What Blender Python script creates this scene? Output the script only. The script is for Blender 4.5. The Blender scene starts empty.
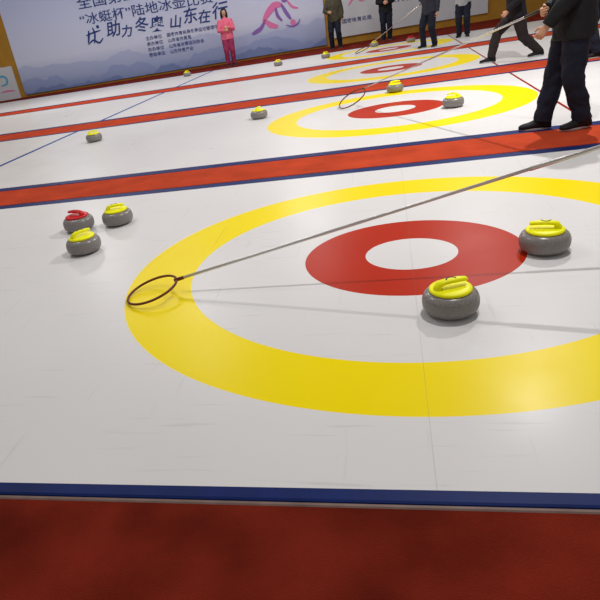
import bpy, bmesh, math, random
import numpy as np
from mathutils import Vector, Matrix
from math import sin, cos, pi, radians
random.seed(4)
scene=bpy.context.scene
try:
    scene.view_settings.view_transform='Standard'
except Exception: pass
COL=scene.collection

# ------------------------------------------------------------ materials
def lin(c):
    return tuple(((x/255)/12.92 if x/255<=0.04045 else ((x/255+0.055)/1.055)**2.4) for x in c)
def mat(name,rgb,rough=.6,metal=0,noise=0,nscale=8,bump=0,bscale=60,spec=.35,coat=0):
    m=bpy.data.materials.new(name);m.use_nodes=True
    nt=m.node_tree;b=nt.nodes["Principled BSDF"]
    c=lin(rgb)
    b.inputs["Base Color"].default_value=(*c,1);b.inputs["Roughness"].default_value=rough;b.inputs["Metallic"].default_value=metal
    b.inputs["Specular IOR Level"].default_value=spec;b.inputs["Coat Weight"].default_value=coat
    tc=nt.nodes.new("ShaderNodeTexCoord")
    if noise:
        n=nt.nodes.new("ShaderNodeTexNoise");n.inputs["Scale"].default_value=nscale;n.inputs["Detail"].default_value=6
        nt.links.new(tc.outputs["Object"],n.inputs["Vector"])
        r=nt.nodes.new("ShaderNodeValToRGB")
        r.color_ramp.elements[0].position=.3;r.color_ramp.elements[1].position=.7
        r.color_ramp.elements[0].color=(*[x*(1-noise) for x in c],1)
        r.color_ramp.elements[1].color=(*[min(1,x*(1+noise)) for x in c],1)
        nt.links.new(n.outputs["Fac"],r.inputs["Fac"]);nt.links.new(r.outputs["Color"],b.inputs["Base Color"])
    if bump:
        n2=nt.nodes.new("ShaderNodeTexNoise");n2.inputs["Scale"].default_value=bscale;n2.inputs["Detail"].default_value=4
        nt.links.new(tc.outputs["Object"],n2.inputs["Vector"])
        bp=nt.nodes.new("ShaderNodeBump");bp.inputs["Strength"].default_value=bump;bp.inputs["Distance"].default_value=.01
        nt.links.new(n2.outputs["Fac"],bp.inputs["Height"]);nt.links.new(bp.outputs["Normal"],b.inputs["Normal"])
    return m

KY=0.891
def sheet_mat(name,redline):
    m=bpy.data.materials.new(name);m.use_nodes=True
    nt=m.node_tree;N=nt.nodes;L=nt.links;b=N["Principled BSDF"]
    tc=N.new("ShaderNodeTexCoord");sp=N.new("ShaderNodeSeparateXYZ");L.new(tc.outputs["Object"],sp.inputs[0])
    def M(op,a,b_=None,c_=None):
        n=N.new("ShaderNodeMath");n.operation=op
        for i,v in enumerate((a,b_,c_)):
            if v is None: continue
            if isinstance(v,(int,float)): n.inputs[i].default_value=v
            else: L.new(v,n.inputs[i])
        return n.outputs[0]
    def mix(f,a,b_):
        n=N.new("ShaderNodeMix");n.data_type='RGBA'
        if isinstance(f,(int,float)): n.inputs[0].default_value=f
        else: L.new(f,n.inputs[0])
        for i,v in ((6,a),(7,b_)):
            if isinstance(v,tuple): n.inputs[i].default_value=(*v,1)
            else: L.new(v,n.inputs[i])
        return n.outputs[2]
    def noise(scale,detail=5,vec=None,rough=.5):
        n=N.new("ShaderNodeTexNoise");n.inputs["Scale"].default_value=scale;n.inputs["Detail"].default_value=detail;n.inputs["Roughness"].default_value=rough
        L.new(vec if vec else tc.outputs["Object"],n.inputs["Vector"]);return n.outputs["Fac"]
    x=sp.outputs[0];y=M('DIVIDE',sp.outputs[1],KY)
    r=M('SQRT',M('ADD',M('MULTIPLY',x,x),M('MULTIPLY',y,y)))
    white=lin((230,227,226))
    col=mix(M('MULTIPLY',noise(.6,6),.55),white,lin((204,199,197)))
    mp=N.new("ShaderNodeMapping");mp.inputs["Scale"].default_value=(1,14,1);mp.inputs["Rotation"].default_value=(0,0,.25);L.new(tc.outputs["Object"],mp.inputs[0])
    sc=N.new("ShaderNodeMapRange");sc.inputs[1].default_value=.62;sc.inputs[2].default_value=.72;L.new(noise(2.2,6,mp.outputs[0]),sc.inputs[0])
    col=mix(M('MULTIPLY',sc.outputs[0],.18),col,lin((150,148,150)))
    mp2=N.new("ShaderNodeMapping");mp2.inputs["Scale"].default_value=(16,1,1);mp2.inputs["Rotation"].default_value=(0,0,.5);L.new(tc.outputs["Object"],mp2.inputs[0])
    sc2=N.new("ShaderNodeMapRange");sc2.inputs[1].default_value=.64;sc2.inputs[2].default_value=.74;L.new(noise(1.6,6,mp2.outputs[0]),sc2.inputs[0])
    col=mix(M('MULTIPLY',sc2.outputs[0],.14),col,lin((150,146,144)))
    yel=mix(M('MULTIPLY',noise(1.3,4),.4),lin((252,226,0)),lin((244,210,0)))
    red=mix(M('MULTIPLY',noise(3,4),.6),lin((190,46,16)),lin((170,34,12)))
    in_y=M('LESS_THAN',r,1.83);out_y=M('GREATER_THAN',r,1.4035)
    col=mix(M('MULTIPLY',in_y,out_y),col,yel)
    col=mix(M('MULTIPLY',M('LESS_THAN',r,.6628),M('GREATER_THAN',r,.279)),col,red)
    hg=M('LESS_THAN',M('ABSOLUTE',M('ADD',x,6.05)),.045)
    col=mix(hg,col,lin((20,70,150)))
    if redline:
        col=mix(M('LESS_THAN',M('ABSOLUTE',M('SUBTRACT',x,1.87)),.018),col,lin((150,30,25)))
    sm=M('LESS_THAN',M('ABSOLUTE',x),.0022)
    col=mix(M('MULTIPLY',sm,M('MULTIPLY',noise(2.5,2),.36)),col,lin((110,105,100)))
    sm2=M('LESS_THAN',M('ABSOLUTE',M('ADD',x,1.40)),.002)
    pt=N.new("ShaderNodeMapRange");pt.inputs[1].default_value=.5;pt.inputs[2].default_value=.62;pt.inputs[4].default_value=.3;L.new(noise(1.1,1),pt.inputs[0])
    col=mix(M('MULTIPLY',sm2,pt.outputs[0]),col,lin((110,105,100)))
    L.new(col,b.inputs["Base Color"])
    b.inputs["Specular IOR Level"].default_value=.07
    rg=N.new("ShaderNodeMapRange");rg.inputs[3].default_value=.22;rg.inputs[4].default_value=.40;L.new(noise(2,5),rg.inputs[0])
    L.new(rg.outputs[0],b.inputs["Roughness"])
    bp=N.new("ShaderNodeBump");bp.inputs["Strength"].default_value=.03;bp.inputs["Distance"].default_value=.01;L.new(noise(5,3),bp.inputs["Height"]);L.new(bp.outputs[0],b.inputs["Normal"])
    return m

def granite():
    m=bpy.data.materials.new("granite");m.use_nodes=True
    nt=m.node_tree;N=nt.nodes;L=nt.links;b=N["Principled BSDF"]
    tc=N.new("ShaderNodeTexCoord")
    n=N.new("ShaderNodeTexNoise");n.inputs["Scale"].default_value=230;n.inputs["Detail"].default_value=3;L.new(tc.outputs["Object"],n.inputs["Vector"])
    r=N.new("ShaderNodeValToRGB");e=r.color_ramp.elements
    e[0].position=.34;e[0].color=(*lin((106,101,99)),1);e[1].position=.68;e[1].color=(*lin((160,153,149)),1)
    L.new(n.outputs["Fac"],r.inputs["Fac"])
    sp=N.new("ShaderNodeSeparateXYZ");L.new(tc.outputs["Object"],sp.inputs[0])
    z=N.new("ShaderNodeValToRGB");z.color_ramp.elements[0].color=(0,0,0,1)
    z.color_ramp.elements[0].position=.36;z.color_ramp.elements[1].position=.40;z.color_ramp.elements[1].color=(1,1,1,1)
    q=z.color_ramp.elements.new(.82);q.color=(1,1,1,1);q=z.color_ramp.elements.new(.86);q.color=(0,0,0,1)
    mm=N.new("ShaderNodeMath");mm.operation='MULTIPLY';mm.inputs[1].default_value=10;L.new(sp.outputs[2],mm.inputs[0]);L.new(mm.outputs[0],z.inputs[0])
    mx=N.new("ShaderNodeMix");mx.data_type='RGBA'
    fm=N.new("ShaderNodeMath");fm.operation='MULTIPLY';fm.inputs[1].default_value=.6;L.new(z.outputs[0],fm.inputs[0])
    L.new(fm.outputs[0],mx.inputs[0]);L.new(r.outputs[0],mx.inputs[6]);mx.inputs[7].default_value=(*lin((134,128,125)),1)
    L.new(mx.outputs[2],b.inputs["Base Color"])
    ro=N.new("ShaderNodeMapRange");ro.inputs[3].default_value=.26;ro.inputs[4].default_value=.5;L.new(z.outputs[0],ro.inputs[0]);L.new(ro.outputs[0],b.inputs["Roughness"])
    return m

M_gran=granite()
M_yel=mat("yellow_plastic",(254,250,0),.42,spec=.2)
M_redp=mat("red_plastic",(212,26,30),.42,spec=.3)
M_blk=mat("black_rubber",(40,40,30),.5)
M_blue=mat("blue_edge",(12,34,94),.5,noise=.2,nscale=5,spec=.12)
M_lip=mat("grey_edge",(138,112,104),.5,noise=.2,nscale=10)
M_carp=mat("dark_red_carpet",(118,36,22),.95,noise=.42,nscale=2.6,bump=.6,bscale=260,spec=.05)
M_run=mat("red_carpet",(186,68,40),.95,noise=.16,nscale=3,bump=.4,bscale=300,spec=.05)
M_metal=mat("brushed_metal",(205,200,198),.3,metal=.85)
M_ring=mat("dark_brown_metal",(104,36,18),.4,metal=.2)
M_skin=mat("skin",(205,155,125),.55,noise=.05)
M_hair=mat("black_hair",(18,15,14),.5,noise=.3,nscale=60)
M_white=mat("white_rubber",(170,170,172),.5)
M_eye=mat("eye_white",(225,225,225),.3)
M_lips=mat("lips",(150,75,70),.5)

# ------------------------------------------------------------ mesh helpers
def obj_from(name,verts,faces,m=None,parent=None,loc=(0,0,0),smooth=False):
    me=bpy.data.meshes.new(name);me.from_pydata([tuple(v) for v in verts],[],faces);me.update()
    bm=bmesh.new();bm.from_mesh(me);bmesh.ops.recalc_face_normals(bm,faces=bm.faces);bm.to_mesh(me);bm.free()
    if smooth: me.polygons.foreach_set("use_smooth",[True]*len(me.polygons))
    o=bpy.data.objects.new(name,me);COL.objects.link(o);o.location=loc
    if m: me.materials.append(m)
    if parent: o.parent=parent
    return o
def empty(name,loc,label,cat,group=None,rz=0):
    e=bpy.data.objects.new(name,None);e.empty_display_size=.1;COL.objects.link(e);e.location=loc;e.rotation_euler=(0,0,rz)
    e["label"]=label;e["category"]=cat
    if group:e["group"]=group
    return e
def box(name,x0,x1,y0,y1,z0,z1,m,parent=None,bev=0):
    cx,cy=(x0+x1)/2,(y0+y1)/2
    v=[(x-cx,y-cy,z-z0) for z in (z0,z1) for x,y in ((x0,y0),(x1,y0),(x1,y1),(x0,y1))]
    f=[(0,3,2,1),(4,5,6,7),(0,1,5,4),(1,2,6,5),(2,3,7,6),(3,0,4,7)]
    return obj_from(name,v,f,m,parent,(cx,cy,z0))
def lathe(prof,n=64):
    v=[];f=[];rings=[]
    for r,z in prof:
        if r<1e-6: rings.append([len(v)]);v.append((0,0,z))
        else:
            rings.append(list(range(len(v),len(v)+n)))
            v+= [(r*cos(2*pi*i/n),r*sin(2*pi*i/n),z) for i in range(n)]
    for a,b in zip(rings,rings[1:]):
        for i in range(n):
            j=(i+1)%n
            if len(a)==1: f.append((a[0],b[j],b[i]))
            elif len(b)==1: f.append((a[i],a[j],b[0]))
            else: f.append((a[i],a[j],b[j],b[i]))
    return v,f
def tube(V,F,pts,rads,n=14,side=None,closed=False,round_ends=True):
    pts=[Vector(p) for p in pts];rads=[(r,r) if isinstance(r,(int,float)) else r for r in rads]
    if round_ends and not closed:
        d0=(pts[0]-pts[1]).normalized();d1=(pts[-1]-pts[-2]).normalized()
        e0=min(rads[0])*.6;e1=min(rads[-1])*.6
        r0,r1=rads[0],rads[-1]
        pts=[pts[0]+d0*e0,pts[0]+d0*e0*.7]+pts+[pts[-1]+d1*e1*.7,pts[-1]+d1*e1]
        rads=[(r0[0]*.35,r0[1]*.35),(r0[0]*.75,r0[1]*.75)]+rads+[(r1[0]*.75,r1[1]*.75),(r1[0]*.35,r1[1]*.35)]
    base=len(V);k=len(pts);prev=None
    for i in range(k):
        if closed: t=(pts[(i+1)%k]-pts[i-1]).normalized()
        else: t=(pts[min(i+1,k-1)]-pts[max(i-1,0)]).normalized()
        s=Vector(side) if side is not None else (prev if prev is not None else (Vector((0,0,1)) if abs(t.z)<.9 else Vector((1,0,0))))
        s=(s-t*s.dot(t))
        if s.length<1e-4: s=t.orthogonal()
        s.normalize();prev=s;w=t.cross(s)
        for j in range(n):
            a=2*pi*j/n
            V.append(pts[i]+s*(rads[i][0]*cos(a))+w*(rads[i][1]*sin(a)))
    for i in range(k if closed else k-1):
        i2=(i+1)%k
        for j in range(n):
            j2=(j+1)%n
            F.append((base+i*n+j,base+i*n+j2,base+i2*n+j2,base+i2*n+j))
    if not closed:
        F.append(tuple(base+j for j in reversed(range(n))));F.append(tuple(base+(k-1)*n+j for j in range(n)))
def ell(V,F,c,rx,ax,n=20,m=12):
    base=len(V);c=Vector(c)
    V.append(c-ax[2]*rx[2])
    for i in range(1,m):
        ph=-pi/2+pi*i/m
        for j in range(n):
            a=2*pi*j/n
            V.append(c+ax[0]*(rx[0]*cos(ph)*cos(a))+ax[1]*(rx[1]*cos(ph)*sin(a))+ax[2]*(rx[2]*sin(ph)))
    V.append(c+ax[2]*rx[2]);top=len(V)-1
    for j in range(n):
        j2=(j+1)%n
        F.append((base,base+1+j2,base+1+j));F.append((top,base+1+(m-2)*n+j,base+1+(m-2)*n+j2))
        for i in range(m-2):
            F.append((base+1+i*n+j,base+1+i*n+j2,base+1+(i+1)*n+j2,base+1+(i+1)*n+j))
def remeshed(name,V,F,vox,m,parent=None,loc=(0,0,0),smooth_it=4,disp=0):
    o=obj_from(name,V,F,m)
    md=o.modifiers.new("r","REMESH");md.mode='VOXEL';md.voxel_size=vox;md.use_smooth_shade=True
    s=o.modifiers.new("s","SMOOTH");s.iterations=smooth_it;s.factor=.5
    if disp:
        t=bpy.data.textures.new("folds","CLOUDS");t.noise_scale=.09;t.noise_depth=1
        d=o.modifiers.new("d","DISPLACE");d.texture=t;d.strength=disp;d.mid_level=.5
    dg=bpy.context.evaluated_depsgraph_get();dg.update()
    me=bpy.data.meshes.new_from_object(o.evaluated_get(dg))
    me.name=name
    o.modifiers.clear();o.data=me
    if not me.materials: me.materials.append(m)
    me.polygons.foreach_set("use_smooth",[True]*len(me.polygons))
    o.location=loc
    if parent:o.parent=parent
    return o

# ------------------------------------------------------------ floor, sheets
fl=box("floor",-45,16,-6,24,-.06,-.012,M_carp);fl["kind"]="structure"
XL,XR=-23.5,9
def runner(y0,y1,lab):
    o=box("carpet_runner",XL,XR,y0,y1,-.012,-.004,M_run);o["label"]=lab;o["category"]="carpet";o["group"]="red carpet strips between the sheets";return o
def sheet(y0,y1,cy,lab,m,w0=.15,w1=.15,sl=0):
    e=empty("curling_sheet",(0,cy,-.012),lab,"floor mat","synthetic curling sheets")
    v=[(x,y-cy,z) for z in (0,.012) for x,y in ((XL,y0+sl*XL),(XR,y0+sl*XR),(XR,y1),(XL,y1))]
    f=[(0,3,2,1),(4,5,6,7),(0,1,5,4),(1,2,6,5),(2,3,7,6),(3,0,4,7)]
    obj_from("playing_surface",v,f,m,e)
    for ys,sg,wd,k_ in ((y0,-1,w0,sl),(y1,1,w1,0)):
        def extr(name,prof,m_,lab_):
            V=[];F=[]
            for X in (XL,XR):
                for a,z in prof: V.append((X,ys+k_*X-cy+sg*a,z))
            n=len(prof)
            for i in range(n): F.append((i,(i+1)%n,n+(i+1)%n,n+i))
            F.append(tuple(range(n)));F.append(tuple(range(n,2*n)))
            s=obj_from(name,V,F,m_,e);s["label"]=lab_
        extr("edge_strip",[(.0002,.012),(wd-.012,.012),(wd-.003,.009),(wd,0),(.0002,0)],M_blue,"dark blue edge strip")
        if w0<.1: extr("edge_trim",[(wd+.0002,.0),(wd+.0002,.006),(wd+.008,.004),(wd+.013,.0)],M_lip,"thin grey trim along the edge")
ms1=sheet_mat("white_sheet_house",False);ms2=sheet_mat("white_sheet_house_lines",True)
sheet(-2.012,2.07,0,"glossy white sheet with yellow and red target, five stones on it",ms1,.060,.15,.010)
sheet(3.10,7.34,5.32,"white sheet with yellow and red target and blue line",ms2)
sheet(8.54,12.60,10.55,"white sheet with target rings, person walking across it",ms2)
sheet(13.80,17.9,15.8,"white sheet with target rings along the banner wall",ms2)
runner(2.245,2.945,"bright red carpet strip between two white sheets")
runner(7.495,8.385,"bright red carpet strip between two white sheets")
runner(12.755,13.645,"bright red carpet strip between two white sheets")

# ------------------------------------------------------------ curling stones
prof=[(0,.002),(.055,.002),(.06,0),(.069,0),(.078,.003),(.104,.007),(.121,.015),(.131,.027),(.1350,.040),(.1365,.052),(.137,.062),(.1365,.074),(.134,.087),(.128,.100),(.118,.111),(.103,.118),(.085,.1215),(.06,.123),(0,.1235)]
sv,sf=lathe(prof,72)
me_body=obj_from("stone_body",sv,sf,M_gran,smooth=True)
def handle_mesh(m):
    V=[];F=[]
    v,f=lathe([(0,.118),(.096,.118),(.103,.122),(.103,.129),(.096,.1345),(.080,.137),(.035,.138),(0,.138)],48)
    F+=f;V+=v
    tube(V,F,[(-.062,0,.128),(-.066,0,.144),(-.060,0,.158),(-.034,0,.166),(0,0,.168),(.04,0,.167),(.078,0,.163)],
         [(.030,.022),(.027,.019),(.025,.015),(.024,.0135),(.024,.013),(.023,.013),(.019,.011)],n=20,side=(0,1,0))
    return obj_from("handle",V,F,m,smooth=True)
me_hy=handle_mesh(M_yel);me_hr=handle_mesh(M_redp)
V=[];F=[]
cs_=[(-.026,-.007),(-.014,.008),(.004,.010),(.018,.002),(.026,-.007)]
tube(V,F,[(a,b,.1811-9*b*b) for a,b in cs_],[(.0035,.0014)]*5,n=8,side=(0,1,0))
me_em=obj_from("emblem",V,F,M_blk,smooth=True)
def stone(x,y,rot,red=False,lab=None,grp="curling stones on the sheets"):
    e=empty("curling_stone",(x,y,.0005),lab,"curling stone",grp,rot)
    b=me_body.copy();h=(me_hr if red else me_hy).copy();k=me_em.copy()
    b.name="stone_body";h.name="handle";k.name="emblem"
    for o,p in ((b,e),(h,e),(k,h)):
        COL.objects.link(o);o.parent=p
    return e
stones=[(-2.84,1.09,2.9,True,"grey granite curling stone with red handle beside two others"),
(-2.49,1.16,0.3,False,"grey granite curling stone with yellow handle near red-handled one"),
(-2.50,.50,0.9,False,"grey granite curling stone with yellow handle in group of three"),
(.160,-.785,0.35,False,"grey granite curling stone with yellow handle beside red ring"),
(.742,-.09,2.95,False,"grey granite curling stone with yellow handle on white band"),
(-4.97,5.9,.4,False,"small grey curling stone with yellow handle near blue line"),
(-2.11,6.05,1.4,False,"grey curling stone with yellow handle outside the yellow ring"),
(.74,4.90,2.6,False,"grey curling stone with yellow handle on the yellow ring"),
(.03,6.95,.2,False,"grey curling stone with yellow handle at the yellow ring's edge"),
(-1.88,16.0,.7,False,"small grey curling stone with yellow handle on bare sheet"),
(-3.34,15.8,.1,False,"small grey curling stone with yellow handle on bare sheet"),
(-6.77,17.2,1.1,False,"small grey curling stone with yellow handle near banner"),
(-.43,17.6,.9,False,"small grey curling stone with yellow handle near standing people"),
(.70,17.2,.5,True,"small grey curling stone with red handle near standing people")]
for s in stones: stone(*s)
for o in (me_body,me_hy,me_hr,me_em): bpy.data.objects.remove(o)

# ------------------------------------------------------------ delivery sticks with hoops
def stick(cx,cy,R,end,lab,tilt=0.0,z0=.02,rad=.0085,jang=None,ringr=.0065):
    e=empty("hoop_stick",(cx,cy,0),lab,"retrieving stick","long sticks with hoops")
    c=Vector((0,0,z0+R*abs(sin(tilt))))
    j=Vector((end[0]-cx,end[1]-cy,0)) if jang is None else Vector((cos(jang),sin(jang),0))
    ax=j.normalized();sd=Vector((-ax.y,ax.x,0))
    up=ax*cos(tilt)+Vector((0,0,1))*sin(tilt)
    pts=[c+up*(R*cos(2*pi*i/48))+sd*(R*sin(2*pi*i/48)) for i in range(48)]
    V=[];F=[];tube(V,F,pts,[ringr]*48,n=8,closed=True)
    obj_from("hoop",V,F,M_ring,e,smooth=True)["label"]="dark brown ring"
    a=c+up*R;b=Vector(end)-Vector((cx,cy,0));d=(b-a)
    V=[];F=[]
    tube(V,F,[a+d*t for t in (0,.25,.5,.5001,.75,.96)],[rad*.75,rad*.75,rad*.75,rad,rad,rad],n=10)
    obj_from("shaft",V,F,M_metal,e,smooth=True)["label"]="thin silver metal shaft"
    V=[];F=[];tube(V,F,[a+d*.95,a+d*.98,a+d*1.0],[.013,.013,.013],n=10)
    obj_from("grip",V,F,M_blk,e,smooth=True)
    V=[];F=[];tube(V,F,[a-d.normalized()*.01,a+d.normalized()*.05],[.013,.011],n=10)
    obj_from("socket",V,F,M_ring,e,smooth=True)
    return e
stick(-1.58,-.41,.165,(2.63,-.20,1.0),"long silver stick with brown hoop resting on the yellow ring",tilt=.20,z0=.012,jang=.35,rad=.0125,ringr=.0078)
stick(-.62,5.95,.22,(1.30,2.92,1.10),"long silver stick with hoop held by person in black",tilt=.5,rad=.010,jang=.6,ringr=.009)
stick(-.75,15.6,.22,(.93,14.5,1.1),"thin stick with hoop held by person in slate jacket",tilt=.4,rad=.011,ringr=.010)

# ------------------------------------------------------------ back wall
A=Vector((-15.70,19.37,0));B=Vector((-2.36,21.35,0));T=(B-A).normalized();WR=math.atan2(T.y,T.x)
def wallbox(name,s0,s1,z0,z1,o0,o1,m,parent=None):
    V=[(s,-o,z-z0) for z in (z0,z1) for s,o in ((s0,o1),(s1,o1),(s1,o0),(s0,o0))]
    mid=(s0+s1)/2
    V=[(a-mid,b,c) for a,b,c in V]
    o=obj_from(name,V,[(0,3,2,1),(4,5,6,7),(0,1,5,4),(1,2,6,5),(2,3,7,6),(3,0,4,7)],m)
    if parent is None:
        p=A+T*mid;o.location=(p.x,p.y,z0);o.rotation_euler=(0,0,WR)
    else:
        o.parent=parent;o.location=(mid,0,z0)
    return o
M_wall=mat("ochre_wall",(176,128,42),.8,noise=.12,nscale=2)
w=wallbox("wall_back",-26,27,-.012,5.2,-.25,0,M_wall);w["kind"]="structure"

def banner_mat():
    m=bpy.data.materials.new("printed_banner");m.use_nodes=True
    nt=m.node_tree;N=nt.nodes;L=nt.links;b=N["Principled BSDF"]
    tc=N.new("ShaderNodeTexCoord");sp=N.new("ShaderNodeSeparateXYZ");L.new(tc.outputs["Object"],sp.inputs[0])
    r=N.new("ShaderNodeValToRGB");e=r.color_ramp.elements
    e[0].position=0;e[0].color=(*lin((128,144,184)),1);e[1].position=1;e[1].color=(*lin((190,200,236)),1)
    k=e.new(.10);k.color=(*lin((164,176,210)),1);k=e.new(.30);k.color=(*lin((212,216,238)),1)
    mr=N.new("ShaderNodeMapRange");mr.inputs[2].default_value=4;L.new(sp.outputs[2],mr.inputs[0]);L.new(mr.outputs[0],r.inputs[0])
    col=r.outputs[0]
    for sc,amp,base,c,f,sd in ((.35,2.6,-.35,(160,172,216),.55,3.1),(.55,2.0,-.55,(134,150,200),.6,9.7),(.9,1.3,-.5,(100,120,170),.7,5.2)):
        cx=N.new("ShaderNodeCombineXYZ");L.new(sp.outputs[0],cx.inputs[0]);cx.inputs[1].default_value=sd
        n=N.new("ShaderNodeTexNoise");n.inputs["Scale"].default_value=sc;n.inputs["Detail"].default_value=7;L.new(cx.outputs[0],n.inputs["Vector"])
        h=N.new("ShaderNodeMath");h.operation='MULTIPLY_ADD';L.new(n.outputs["Fac"],h.inputs[0]);h.inputs[1].default_value=amp;h.inputs[2].default_value=base
        d=N.new("ShaderNodeMath");d.operation='SUBTRACT';L.new(h.outputs[0],d.inputs[0]);L.new(sp.outputs[2],d.inputs[1])
        q=N.new("ShaderNodeMapRange");q.inputs[1].default_value=0;q.inputs[2].default_value=.06;L.new(d.outputs[0],q.inputs[0])
        fa=N.new("ShaderNodeMath");fa.operation='MULTIPLY';L.new(q.outputs[0],fa.inputs[0]);fa.inputs[1].default_value=f
        fd=N.new("ShaderNodeMapRange");fd.inputs[1].default_value=0;fd.inputs[2].default_value=.7;fd.inputs[3].default_value=1;fd.inputs[4].default_value=.2;L.new(d.outputs[0],fd.inputs[0])
        fm=N.new("ShaderNodeMath");fm.operation='MULTIPLY';L.new(fa.outputs[0],fm.inputs[0]);L.new(fd.outputs[0],fm.inputs[1])
        mx=N.new("ShaderNodeMix");mx.data_type='RGBA';L.new(fm.outputs[0],mx.inputs[0]);L.new(col,mx.inputs[6]);mx.inputs[7].default_value=(*lin(c),1);col=mx.outputs[2]
    L.new(col,b.inputs["Base Color"]);b.inputs["Roughness"].default_value=.55;b.inputs["Specular IOR Level"].default_value=.2
    return m
M_ban=banner_mat()
M_navy=mat("navy_print",(40,62,128),.6);M_pink=mat("pink_print",(226,120,176),.6);M_purp=mat("purple_print",(140,100,182),.6);M_cyan=mat("cyan_print",(90,170,205),.6)
M_panel=mat("white_print",(206,208,214),.6,noise=.04,nscale=1.5)
def wall_empty(name,lab,cat):
    e=empty(name,(A.x,A.y,0),lab,cat);e.rotation_euler=(0,0,WR);return e
def text(parent,body,s,z,size,m,sx=1,off=0,o=.075,align='LEFT',name="banner_text",shear=0,rot=0):
    cu=bpy.data.curves.new("t","FONT");cu.body=body;cu.size=size;cu.offset=off;cu.align_x=align;cu.shear=shear
    to=bpy.data.objects.new("t",cu);COL.objects.link(to)
    dg=bpy.context.evaluated_depsgraph_get();dg.update()
    me=bpy.data.meshes.new_from_object(to.evaluated_get(dg));bpy.data.objects.remove(to)
    me.materials.clear();me.materials.append(m)
    ob=bpy.data.objects.new(name,me);COL.objects.link(ob);ob.parent=parent
    ob.location=(s,-o,z);ob.rotation_euler=(pi/2,-rot,0);ob.scale=(sx,1,1)
    return ob
ban=wall_empty("event_banner","large lavender event banner with mountains and Chinese lettering","banner")
wallbox("banner_sheet",1.18,13.56,.07,4.2,.01,.06,M_ban,ban)
text(ban,"全国第五届大众冰雪季",4.25,2.78,.48,M_navy,1.25,.002)
text(ban,"“冰蜓杯”陆地冰壶比赛",4.2,2.22,.43,M_navy,1.25,.002)
for i,ch in enumerate("助力冬奥"): text(ban,ch,5.1+.57*i,1.62+(.04,-.03,.03,-.02)[i],.52+(.06,-.08,.03,.05)[i],M_navy,1.05,.007,shear=.22,rot=(.06,-.05,.04,-.03)[i])
for i,ch in enumerate("山东在行"): text(ban,ch,7.6+.57*i,1.62+(-.02,.04,-.02,.03)[i],.52+(-.04,.05,-.04,.08)[i],M_navy,1.05,.007,shear=.22,rot=(-.04,.06,-.03,.05)[i])
for i,(a,b_) in enumerate((("主办单位","国家体育总局冬季运动管理中心"),("承办单位","山东省体育局"),("协办单位","山东省冰雪运动协会"),("赞助单位","山东体育产业"))):
    text(ban,a,6.6,1.30-.2*i,.15,M_navy,1.1,.001);text(ban,b_,7.45,1.30-.2*i,.15,M_navy,1.05,.001)
def ribbon(parent,pts,w,m,name,o=.075):
    V=[];F=[];pts=[Vector((p[0],0,p[1])) for p in pts]
    P=[]
    for i in range(len(pts)-1):
        p0=pts[max(i-1,0)];p1=pts[i];p2=pts[i+1];p3=pts[min(i+2,len(pts)-1)]
        for k in range(8):
            t=k/8
            P.append(.5*((2*p1)+(p2-p0)*t+(2*p0-5*p1+4*p2-p3)*t*t+(3*p1-p0-3*p2+p3)*t**3))
    P.append(pts[-1]);n=len(P)
    for i,p in enumerate(P):
        t=(P[min(i+1,n-1)]-P[max(i-1,0)]).normalized();s=Vector((-t.z,0,t.x))
        ww=w*(.35+.65*sin(pi*min(1,max(0,(i+.8)/(n+.6)))))
        V+=[p+s*ww/2,p-s*ww/2]
    for i in range(n-1): F.append((2*i,2*i+1,2*i+3,2*i+2))
    return obj_from(name,V,F,m,parent,(0,-o,0))
def disc(parent,s,z,r,m,name,o=.076):
    V=[(r*cos(2*pi*i/32),0,r*sin(2*pi*i/32)) for i in range(32)]
    return obj_from(name,V,[tuple(range(32))],m,parent,(s,-o,z))
ribbon(ban,[(4.45,1.98),(4.40,1.78),(4.32,1.55)],.08,M_navy,"banner_logo")
ribbon(ban,[(4.62,2.06),(4.66,1.84),(4.56,1.5)],.07,M_navy,"banner_logo")
ribbon(ban,[(4.3,1.82),(4.6,1.88),(4.92,1.92)],.06,M_navy,"banner_logo")
ribbon(ban,[(4.3,1.5),(4.55,1.62),(4.75,1.5),(4.95,1.64)],.07,M_navy,"banner_logo")
disc(ban,4.84,2.06,.06,M_navy,"banner_logo")
G=[([(10.75,1.15),(11.15,1.5),(11.6,1.72),(12.0,1.68)],.30,M_pink),
([(10.8,1.2),(11.2,.95),(11.6,.85)],.22,M_pink),([(10.85,1.18),(10.55,.9),(10.2,.78),(9.95,.72)],.18,M_purp),
([(11.95,1.72),(12.2,1.35),(12.45,1.05)],.16,M_purp),
([(11.6,1.62),(11.65,1.3),(11.9,1.05)],.14,M_purp),
([(11.3,2.0),(11.6,2.3),(12.0,2.26),(12.4,2.0)],.12,M_pink),
([(12.1,.86),(12.45,.76),(12.8,.82),(13.0,1.0)],.08,M_purp),([(12.3,1.85),(12.6,1.55),(12.95,1.45)],.10,M_pink)]
gx=lambda s:10.75+(s-9.95)*.62
gz=lambda z:.95+(z-.8)*.85
for p,w_,m_ in G: ribbon(ban,[(gx(a),gz(b)) for a,b in p],w_*.85,m_,"banner_figure")
disc(ban,gx(12.18),gz(1.90),.12,M_purp,"banner_figure");disc(ban,gx(12.55),gz(.92),.10,M_pink,"banner_figure")
lb=wall_empty("advertising_board","low white advertising board against the ochre wall","board")
wallbox("board_panel",-4.5,.95,-.01,1.22,.01,.07,M_panel,lb)
ribbon(lb,[(.2,.75),(.4,.9),(.6,.8),(.55,.6),(.3,.55)],.09,M_cyan,"board_logo",.08)
ribbon(lb,[(.2,.3),(.5,.33),(.8,.3)],.06,M_pink,"board_logo",.08)
rb=wall_empty("advertising_board","tall white printed board with blue lettering behind people","board")
wallbox("board_panel",13.86,19.6,.25,3.4,.01,.07,M_panel,rb)
text(rb,"山东体育",15.6,1.15,.30,M_navy,1.1,.002,.08,name="board_text")
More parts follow.
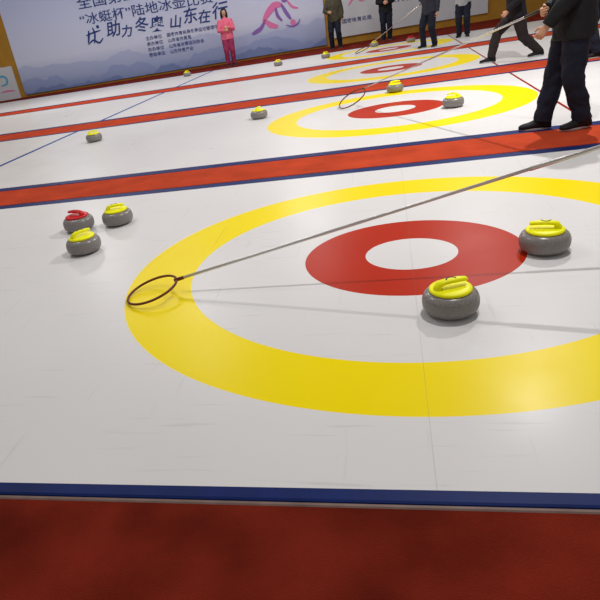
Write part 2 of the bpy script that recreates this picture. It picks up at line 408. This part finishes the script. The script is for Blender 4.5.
text(rb,"国家体育总局",14.2,.72,.17,M_navy,1.1,.001,.08,name="board_text")
ribbon(rb,[(14.5,1.3),(14.75,1.55),(15.0,1.4),(15.25,1.6)],.1,M_pink,"board_logo",.08)
ribbon(rb,[(17.3,.9),(17.7,1.15),(18.1,1.0),(18.5,1.2)],.1,M_cyan,"board_logo",.08)

# ------------------------------------------------------------ people
def ik(a,b,l1,l2,hint):
    d=b-a;L_=d.length
    if L_>(l1+l2)*.999: return a+d*(l1/(l1+l2))
    x=(l1*l1-l2*l2+L_*L_)/(2*L_);h=math.sqrt(max(0,l1*l1-x*x))
    dn=d.normalized();hh=(hint-dn*hint.dot(dn)).normalized()
    return a+dn*x+hh*h
def person(label,base,face,H,footL,footR,hipz,lean,handL,handR,cj,ct,cs,hood=False,longhair=False,vox=.009,hem=.80,curl=.9,turn=0,bulk=1.0):
    k=H/1.75
    f=Vector((cos(face),sin(face),0));r=Vector((f.y,-f.x,0));u=Vector((0,0,1))
    def P(a,b,c): return (r*a+f*b+u*c)*k
    hip=P(0,-.0,hipz)
    sp=(u*cos(lean)+f*sin(lean))
    def S(a,b,h):
        return hip+(r*a+sp*h+(f*cos(lean)-u*sin(lean))*b)*k
    V=[];F=[]
    tor=[(0,-.02),(0,.08),(0,.2),(0,.36),(0,.48),(0,.545)]
    tr=[(.15,.10),(.155,.105),(.135,.095),(.16,.11),(.16,.09),(.08,.06)]
    tube(V,F,[S(0,0,h) for _,h in tor],[(a*k,b*k) for a,b in tr],n=20,side=r)
    tube(V,F,[S(0,-.01,.52),S(0,0,.60),S(0,.01,.66)],[.058*k,.052*k,.052*k],n=14,side=r)
    hf=(f*cos(turn)+r*sin(turn));hr=Vector((hf.y,-hf.x,0));hc=S(0,.025,.745)
    ell(V,F,hc+u*.02*k,(.076*k,.094*k,.10*k),(hr,hf,u))
    ell(V,F,hc-u*.045*k+hf*.018*k,(.060*k,.070*k,.075*k),(hr,hf,u))
    tube(V,F,[hc+hf*.088*k+u*.012*k,hc+hf*.105*k-u*.018*k,hc+hf*.098*k-u*.030*k],[.008*k,.013*k,.013*k],n=8)
    ell(V,F,hc+hf*.078*k-u*.060*k,(.024*k,.012*k,.008*k),(hr,hf,u),12,8)
    for s_ in (-1,1): ell(V,F,hc+hr*(.077*k*s_)-u*.005*k,(.011*k,.020*k,.032*k),(hr,hf,u),10,8)
    hips=[];knees=[];ank=[]
    for sgn,ft in ((-1,footL),(1,footR)):
        h=hip+r*(.09*sgn*k);a=P(ft[0],ft[1],ft[2]+.09);kn=ik(h,a,.44*k,.42*k,f+r*.1*sgn)
        hips.append(h);knees.append(kn);ank.append(a)
        tube(V,F,[h,h.lerp(kn,.5),kn,kn.lerp(a,.35),a],[.088*k,.072*k,.053*k,.052*k,.034*k],n=16)
        fd=(f*.98+r*.18*sgn).normalized()
        tube(V,F,[a-u*.035*k-fd*.03*k,a-u*.05*k+fd*.06*k,a-u*.06*k+fd*.13*k],[(.030*k,.030*k),(.032*k,.022*k),(.028*k,.012*k)],n=12)
    arms=[]
    for sgn,hd in ((-1,handL),(1,handR)):
        sh=S(.185*sgn,0,.475);w=P(*hd) if not isinstance(hd,Vector) else hd-Vector(base)
        lim=.545*k
        if (w-sh).length>lim: w=sh+(w-sh).normalized()*lim
        el=ik(sh,w,.29*k,.26*k,-f*.7+r*.8*sgn-u*.3)
        arms.append((sh,el,w))
        tube(V,F,[S(.10*sgn,0,.47),sh,sh.lerp(el,.5),el,el.lerp(w,.4),w],[.055*k,.056*k,.047*k,.038*k,.036*k,.026*k],n=14)
        d=(w-el).normalized();n_=(-r*sgn);n_=(n_-d*n_.dot(d))
        if n_.length<.2: n_=(-u-d*(-u).dot(d))
        n_.normalize();s2=d.cross(n_).normalized()
        if s2.dot(f)<0 : s2=-s2
        pe=w+d*.085*k
        tube(V,F,[w,w+d*.04*k,pe],[(.026*k,.018*k),(.038*k,.015*k),(.041*k,.013*k)],n=14,side=s2)
        for fi,(o_,ln) in enumerate(((.030,.92),(.010,1.0),(-.011,.95),(-.031,.75))):
            p=pe+s2*o_*k-d*.008*k;pts=[p];ang=0
            for q_,(sl,da) in enumerate(((.042,curl*.7),(.027,curl*.9),(.020,curl*.6))):
                ang+=da;pts.append(pts[-1]+(d*cos(ang)+n_*sin(ang))*sl*ln*k)
            tube(V,F,pts,[.0095*k,.009*k,.008*k,.007*k],n=10)
        tb=w+d*.022*k+s2*.028*k
        tube(V,F,[tb,tb+(d*.6+s2*.6+n_*.4)*.038*k,tb+(d*.85+s2*.25+n_*.7)*.068*k],[.013*k,.011*k,.009*k],n=10)
    body=remeshed("person",V,F,vox*.75,M_skin,None,base,2)
    body["label"]=label;body["category"]="person"
    V=[];F=[];bk=bulk
    hemh=(hem-hipz)
    hs=sorted([hemh,hemh+.10,.10,.22,.36,.48,.555,.60])
    rr=[(.195,.145),(.195,.145),(.185,.140),(.18,.135),(.198,.145),(.185,.12),(.095,.085),(.078,.074)]
    tube(V,F,[S(0,.0,h) for h in hs],[(a*k*(bk if i<6 else 1),b*k*(bk if i<6 else 1)) for i,(a,b) in enumerate(rr)],n=24,side=r,round_ends=False)
    for sh,el,w in arms:
        sg=1 if (sh-hip).dot(r)>0 else -1
        tube(V,F,[S(.09*sg,0,.46),sh,sh.lerp(el,.5),el,el.lerp(w,.5),el.lerp(w,.97)],[.078*k*bk,.080*k*bk,.070*k*bk,.062*k*bk,.056*k*bk,.044*k*bk],n=16,round_ends=False)
    if hood: tube(V,F,[S(-.07,-.075,.56),S(0,-.11,.53),S(.07,-.075,.56)],[.045*k]*3,n=12)
    remeshed("jacket",V,F,vox*1.2,cj,body,(0,0,0),3,.018*k)
    V=[];F=[]
    tube(V,F,[S(0,0,-.06),S(0,0,.03),S(0,0,.12)],[(.15*k,.115*k),(.17*k,.13*k),(.16*k,.12*k)],n=20,side=r)
    for h,kn,a in zip(hips,knees,ank):
        lo=a-u*.018*k
        tube(V,F,[h,h.lerp(kn,.5),kn,kn.lerp(a,.4),kn.lerp(a,.8),lo],[.108*k*bk,.096*k*bk,.080*k*bk,.076*k*bk,.070*k*bk,.070*k*bk],n=18,round_ends=False)
    remeshed("trousers",V,F,vox*1.2,ct,body,(0,0,0),3,.026*k)
    for sgn,a in zip((-1,1),ank):
        fd=(f*.98+r*.18*sgn).normalized();sd=Vector((fd.y,-fd.x,0));g=a-u*.09*k
        V=[];F=[];n=20
        secs=[(-.084,.030,.075),(-.070,.044,.110),(-.02,.050,.122),(.03,.051,.112),(.075,.053,.090),(.12,.055,.072),(.165,.051,.062),(.195,.038,.052),(.208,.022,.040)]
        for l,wd,ht in secs:
            for j in range(n):
                t=2*pi*j/n
                cz=max(-.5,sin(t));V.append(g+(fd*l+sd*(wd*cos(t))+u*(.014+(ht-.014)*(cz+.5)/1.5))*k)
        for i in range(len(secs)-1):
            for j in range(n):
                F.append((i*n+j,i*n+(j+1)%n,(i+1)*n+(j+1)%n,(i+1)*n+j))
        F.append(tuple(range(n)));F.append(tuple(range((len(secs)-1)*n,len(secs)*n)))
        sh_=obj_from("shoe",V,F,cs,body,(0,0,0),True)
        V=[];F=[];out=[]
        m_=28
        for j in range(m_):
            t=2*pi*j/m_;c_=cos(t);l=.062+.147*(abs(c_)**.8)*(1 if c_>0 else -1);wd=(.053 if c_>-.2 else .047)*sin(t);out.append((l,wd))
        for z_,sc_ in ((.001,.97),(.010,1.0),(.020,.99)):
            for l,wd in out: V.append(g+(fd*(.062+(l-.062)*sc_)+sd*wd*sc_+u*z_)*k)
        for q_ in range(2):
            for j in range(m_): F.append((q_*m_+j,q_*m_+(j+1)%m_,(q_+1)*m_+(j+1)%m_,(q_+1)*m_+j))
        F.append(tuple(range(m_)));F.append(tuple(range(2*m_,3*m_)))
        so=obj_from("sole",V,F,M_white,sh_);so["label"]="pale rubber sole"
    V=[];F=[];ell(V,F,Vector((0,0,0)),(.088*k,.106*k,.114*k),(hr,hf,u),28,18)
    keep=[]
    for q_ in F:
        c=sum((V[i] for i in q_),Vector())/len(q_);y=c.dot(hf)/k;z=c.z/k
        if z>.05 or y<(.0 if z>-.03 else -.03):
            if z>-.075 or longhair: keep.append(q_)
    hb=obj_from("hair",V,keep,M_hair,body,tuple(hc+u*.022*k),True)
    md=hb.modifiers.new("s","SOLIDIFY");md.thickness=.012*k;md.offset=-1
    if longhair:
        V=[];F=[];tube(V,F,[hc-hf*.05*k+u*.07*k,hc-hf*.085*k-u*.06*k,hc-hf*.09*k-u*.2*k],[(.10*k,.06*k),(.115*k,.05*k),(.09*k,.03*k)],n=16,side=hr)
        for s_ in (-1,1): tube(V,F,[hc+hr*.06*k*s_+u*.09*k+hf*.03*k,hc+hr*.095*k*s_-u*.02*k+hf*.02*k,hc+hr*.10*k*s_-u*.16*k],[.030*k,.034*k,.026*k],n=10)
        remeshed("long_hair",V,F,.012,M_hair,body)
    for s_ in (-1,1):
        V=[];F=[];ell(V,F,Vector((0,0,0)),(.013*k,.006*k,.007*k),(hr,hf,u),12,8)
        e=obj_from("eye",V,F,M_eye,body,tuple(hc+hr*(.030*k*s_)+hf*.089*k+u*.015*k),True)
        V=[];F=[];ell(V,F,Vector((0,0,0)),(.006*k,.003*k,.006*k),(hr,hf,u),10,6)
        obj_from("iris",V,F,M_hair,e,tuple(hf*.005*k),True)
    V=[];F=[];ell(V,F,Vector((0,0,0)),(.025*k,.006*k,.008*k),(hr,hf,u),12,8)
    obj_from("mouth",V,F,M_lips,body,tuple(hc+hf*.088*k-u*.060*k),True)
    return body
J_pink=mat("coral_pink_cloth",(226,104,132),.8,noise=.15,nscale=14,bump=.2,bscale=40)
T_pink=mat("magenta_cloth",(150,44,84),.8,noise=.2,nscale=14)
J_black=mat("black_cloth",(22,22,26),.8,noise=.2,nscale=20,bump=.3,bscale=30,spec=.3)
T_black=mat("dark_navy_cloth",(22,26,42),.85,noise=.25,nscale=12,bump=.3,bscale=30,spec=.3)
J_olive=mat("olive_cloth",(70,66,50),.85,noise=.2,nscale=12)
J_grey=mat("light_grey_cloth",(170,172,180),.8,noise=.1,nscale=12)
T_brown=mat("dark_brown_cloth",(38,30,30),.85,noise=.2,nscale=20,bump=.3,bscale=30)
J_slate=mat("slate_cloth",(45,48,60),.85,noise=.2,nscale=12)
S_black=mat("black_leather",(18,18,20),.6,spec=.25)
S_pink=mat("dark_shoe",(30,22,28),.5)
DOWN=lambda s:(s*.27,.05,.80)
person("person in pink jacket and magenta trousers holding both hands up",(-5.62,19.1,0),-1.25,1.84,(-.10,0,0),(.10,.02,0),.93,0,(-.05,.26,1.22),(.08,.26,1.14),J_pink,T_pink,S_pink,longhair=True,vox=.012,hem=.84,bulk=1.15)
person("standing person in olive jacket and black trousers",(-1.79,19.6,0),-1.7,1.9,(-.13,0,0),(.13,.02,0),.92,0,DOWN(-1),(.12,.28,1.1),J_olive,T_black,S_black,vox=.012,bulk=1.15)
person("standing person in black jacket with legs together",(-.02,19.75,0),-1.5,1.9,(-.10,0,0),(.10,.03,0),.93,0,(-.05,.25,1.1),(.06,.25,1.12),J_black,T_black,S_black,vox=.012,bulk=1.12)
person("person in dark slate jacket standing with feet apart",(1.09,14.38,.001),-2.2,1.74,(-.15,.0,0),(.15,.08,0),.91,.05,DOWN(-1),Vector((.96,14.45,1.1)),J_slate,T_black,S_black,vox=.012,bulk=1.12)
person("person in light grey jacket and dark trousers",(2.13,16.05,.001),-1.8,1.8,(-.11,.03,0),(.11,.0,0),.92,0,(-.1,.26,1.05),(.12,.27,1.08),J_grey,T_black,S_black,vox=.012,bulk=1.12)
person("person in dark brown clothes walking mid-stride across a sheet",(2.26,9.1,.001),pi+.05,1.74,(-.02,-.42,.0),(.02,.42,0),.80,.12,(-.28,.22,.85),(.27,-.15,.80),J_black,T_brown,S_black,vox=.011,hem=.72,bulk=1.15)
person("person in black jacket and trousers holding a hoop stick",(1.62,2.96,.001),pi+.12,1.80,(-.09,-.10,0),(.09,.20,0),.93,.03,(-.16,.36,.84),Vector((1.37,2.98,1.10)),J_black,T_black,S_black,vox=.008,hem=.80,bulk=1.2)
person("person in black trousers standing near the red carpet strip",(3.25,7.9,-.003),pi-.2,1.76,(-.12,-.05,0),(.12,.05,0),.92,0,DOWN(-1),DOWN(1),J_black,T_black,S_black,vox=.012,bulk=1.15)

# ------------------------------------------------------------ lights
def area(loc,size,power,col=(1,.98,.96),rot=(0,0,0)):
    l=bpy.data.lights.new("lamp_light","AREA");l.size=size;l.energy=power;l.color=col;l.shape='DISK'
    o=bpy.data.objects.new("ceiling_lamp_light",l);COL.objects.link(o);o.location=loc;o.rotation_euler=rot
area((.72,.60,5.0),.12,108)
area((2.1,5.3,5.0),.12,280)
area((-5,2,5.5),1.5,80)
area((-5,9,5.5),1.5,140)
area((2,12,5.5),1.5,125)
area((-10,14,5.5),1.5,200)
area((-3,16.5,5.5),1.5,180)
w=bpy.data.worlds.new("World");scene.world=w;w.use_nodes=True
bg=w.node_tree.nodes["Background"];bg.inputs[0].default_value=(1,.985,.975,1);bg.inputs[1].default_value=.27

# ------------------------------------------------------------ camera
cam=bpy.data.cameras.new("camera");co=bpy.data.objects.new("camera",cam);COL.objects.link(co);scene.camera=co
Rz=lambda a:Matrix.Rotation(a,4,'Z');Rx=lambda a:Matrix.Rotation(a,4,'X')
co.matrix_world=Matrix.Translation((-0.0936,-3.4860,1.4530))@Rz(.2710)@Rx(1.1132)@Rz(-.1724)
cam.sensor_width=36;cam.lens=581.8/600*36;cam.shift_x=.0764;cam.shift_y=.0132;cam.clip_end=200
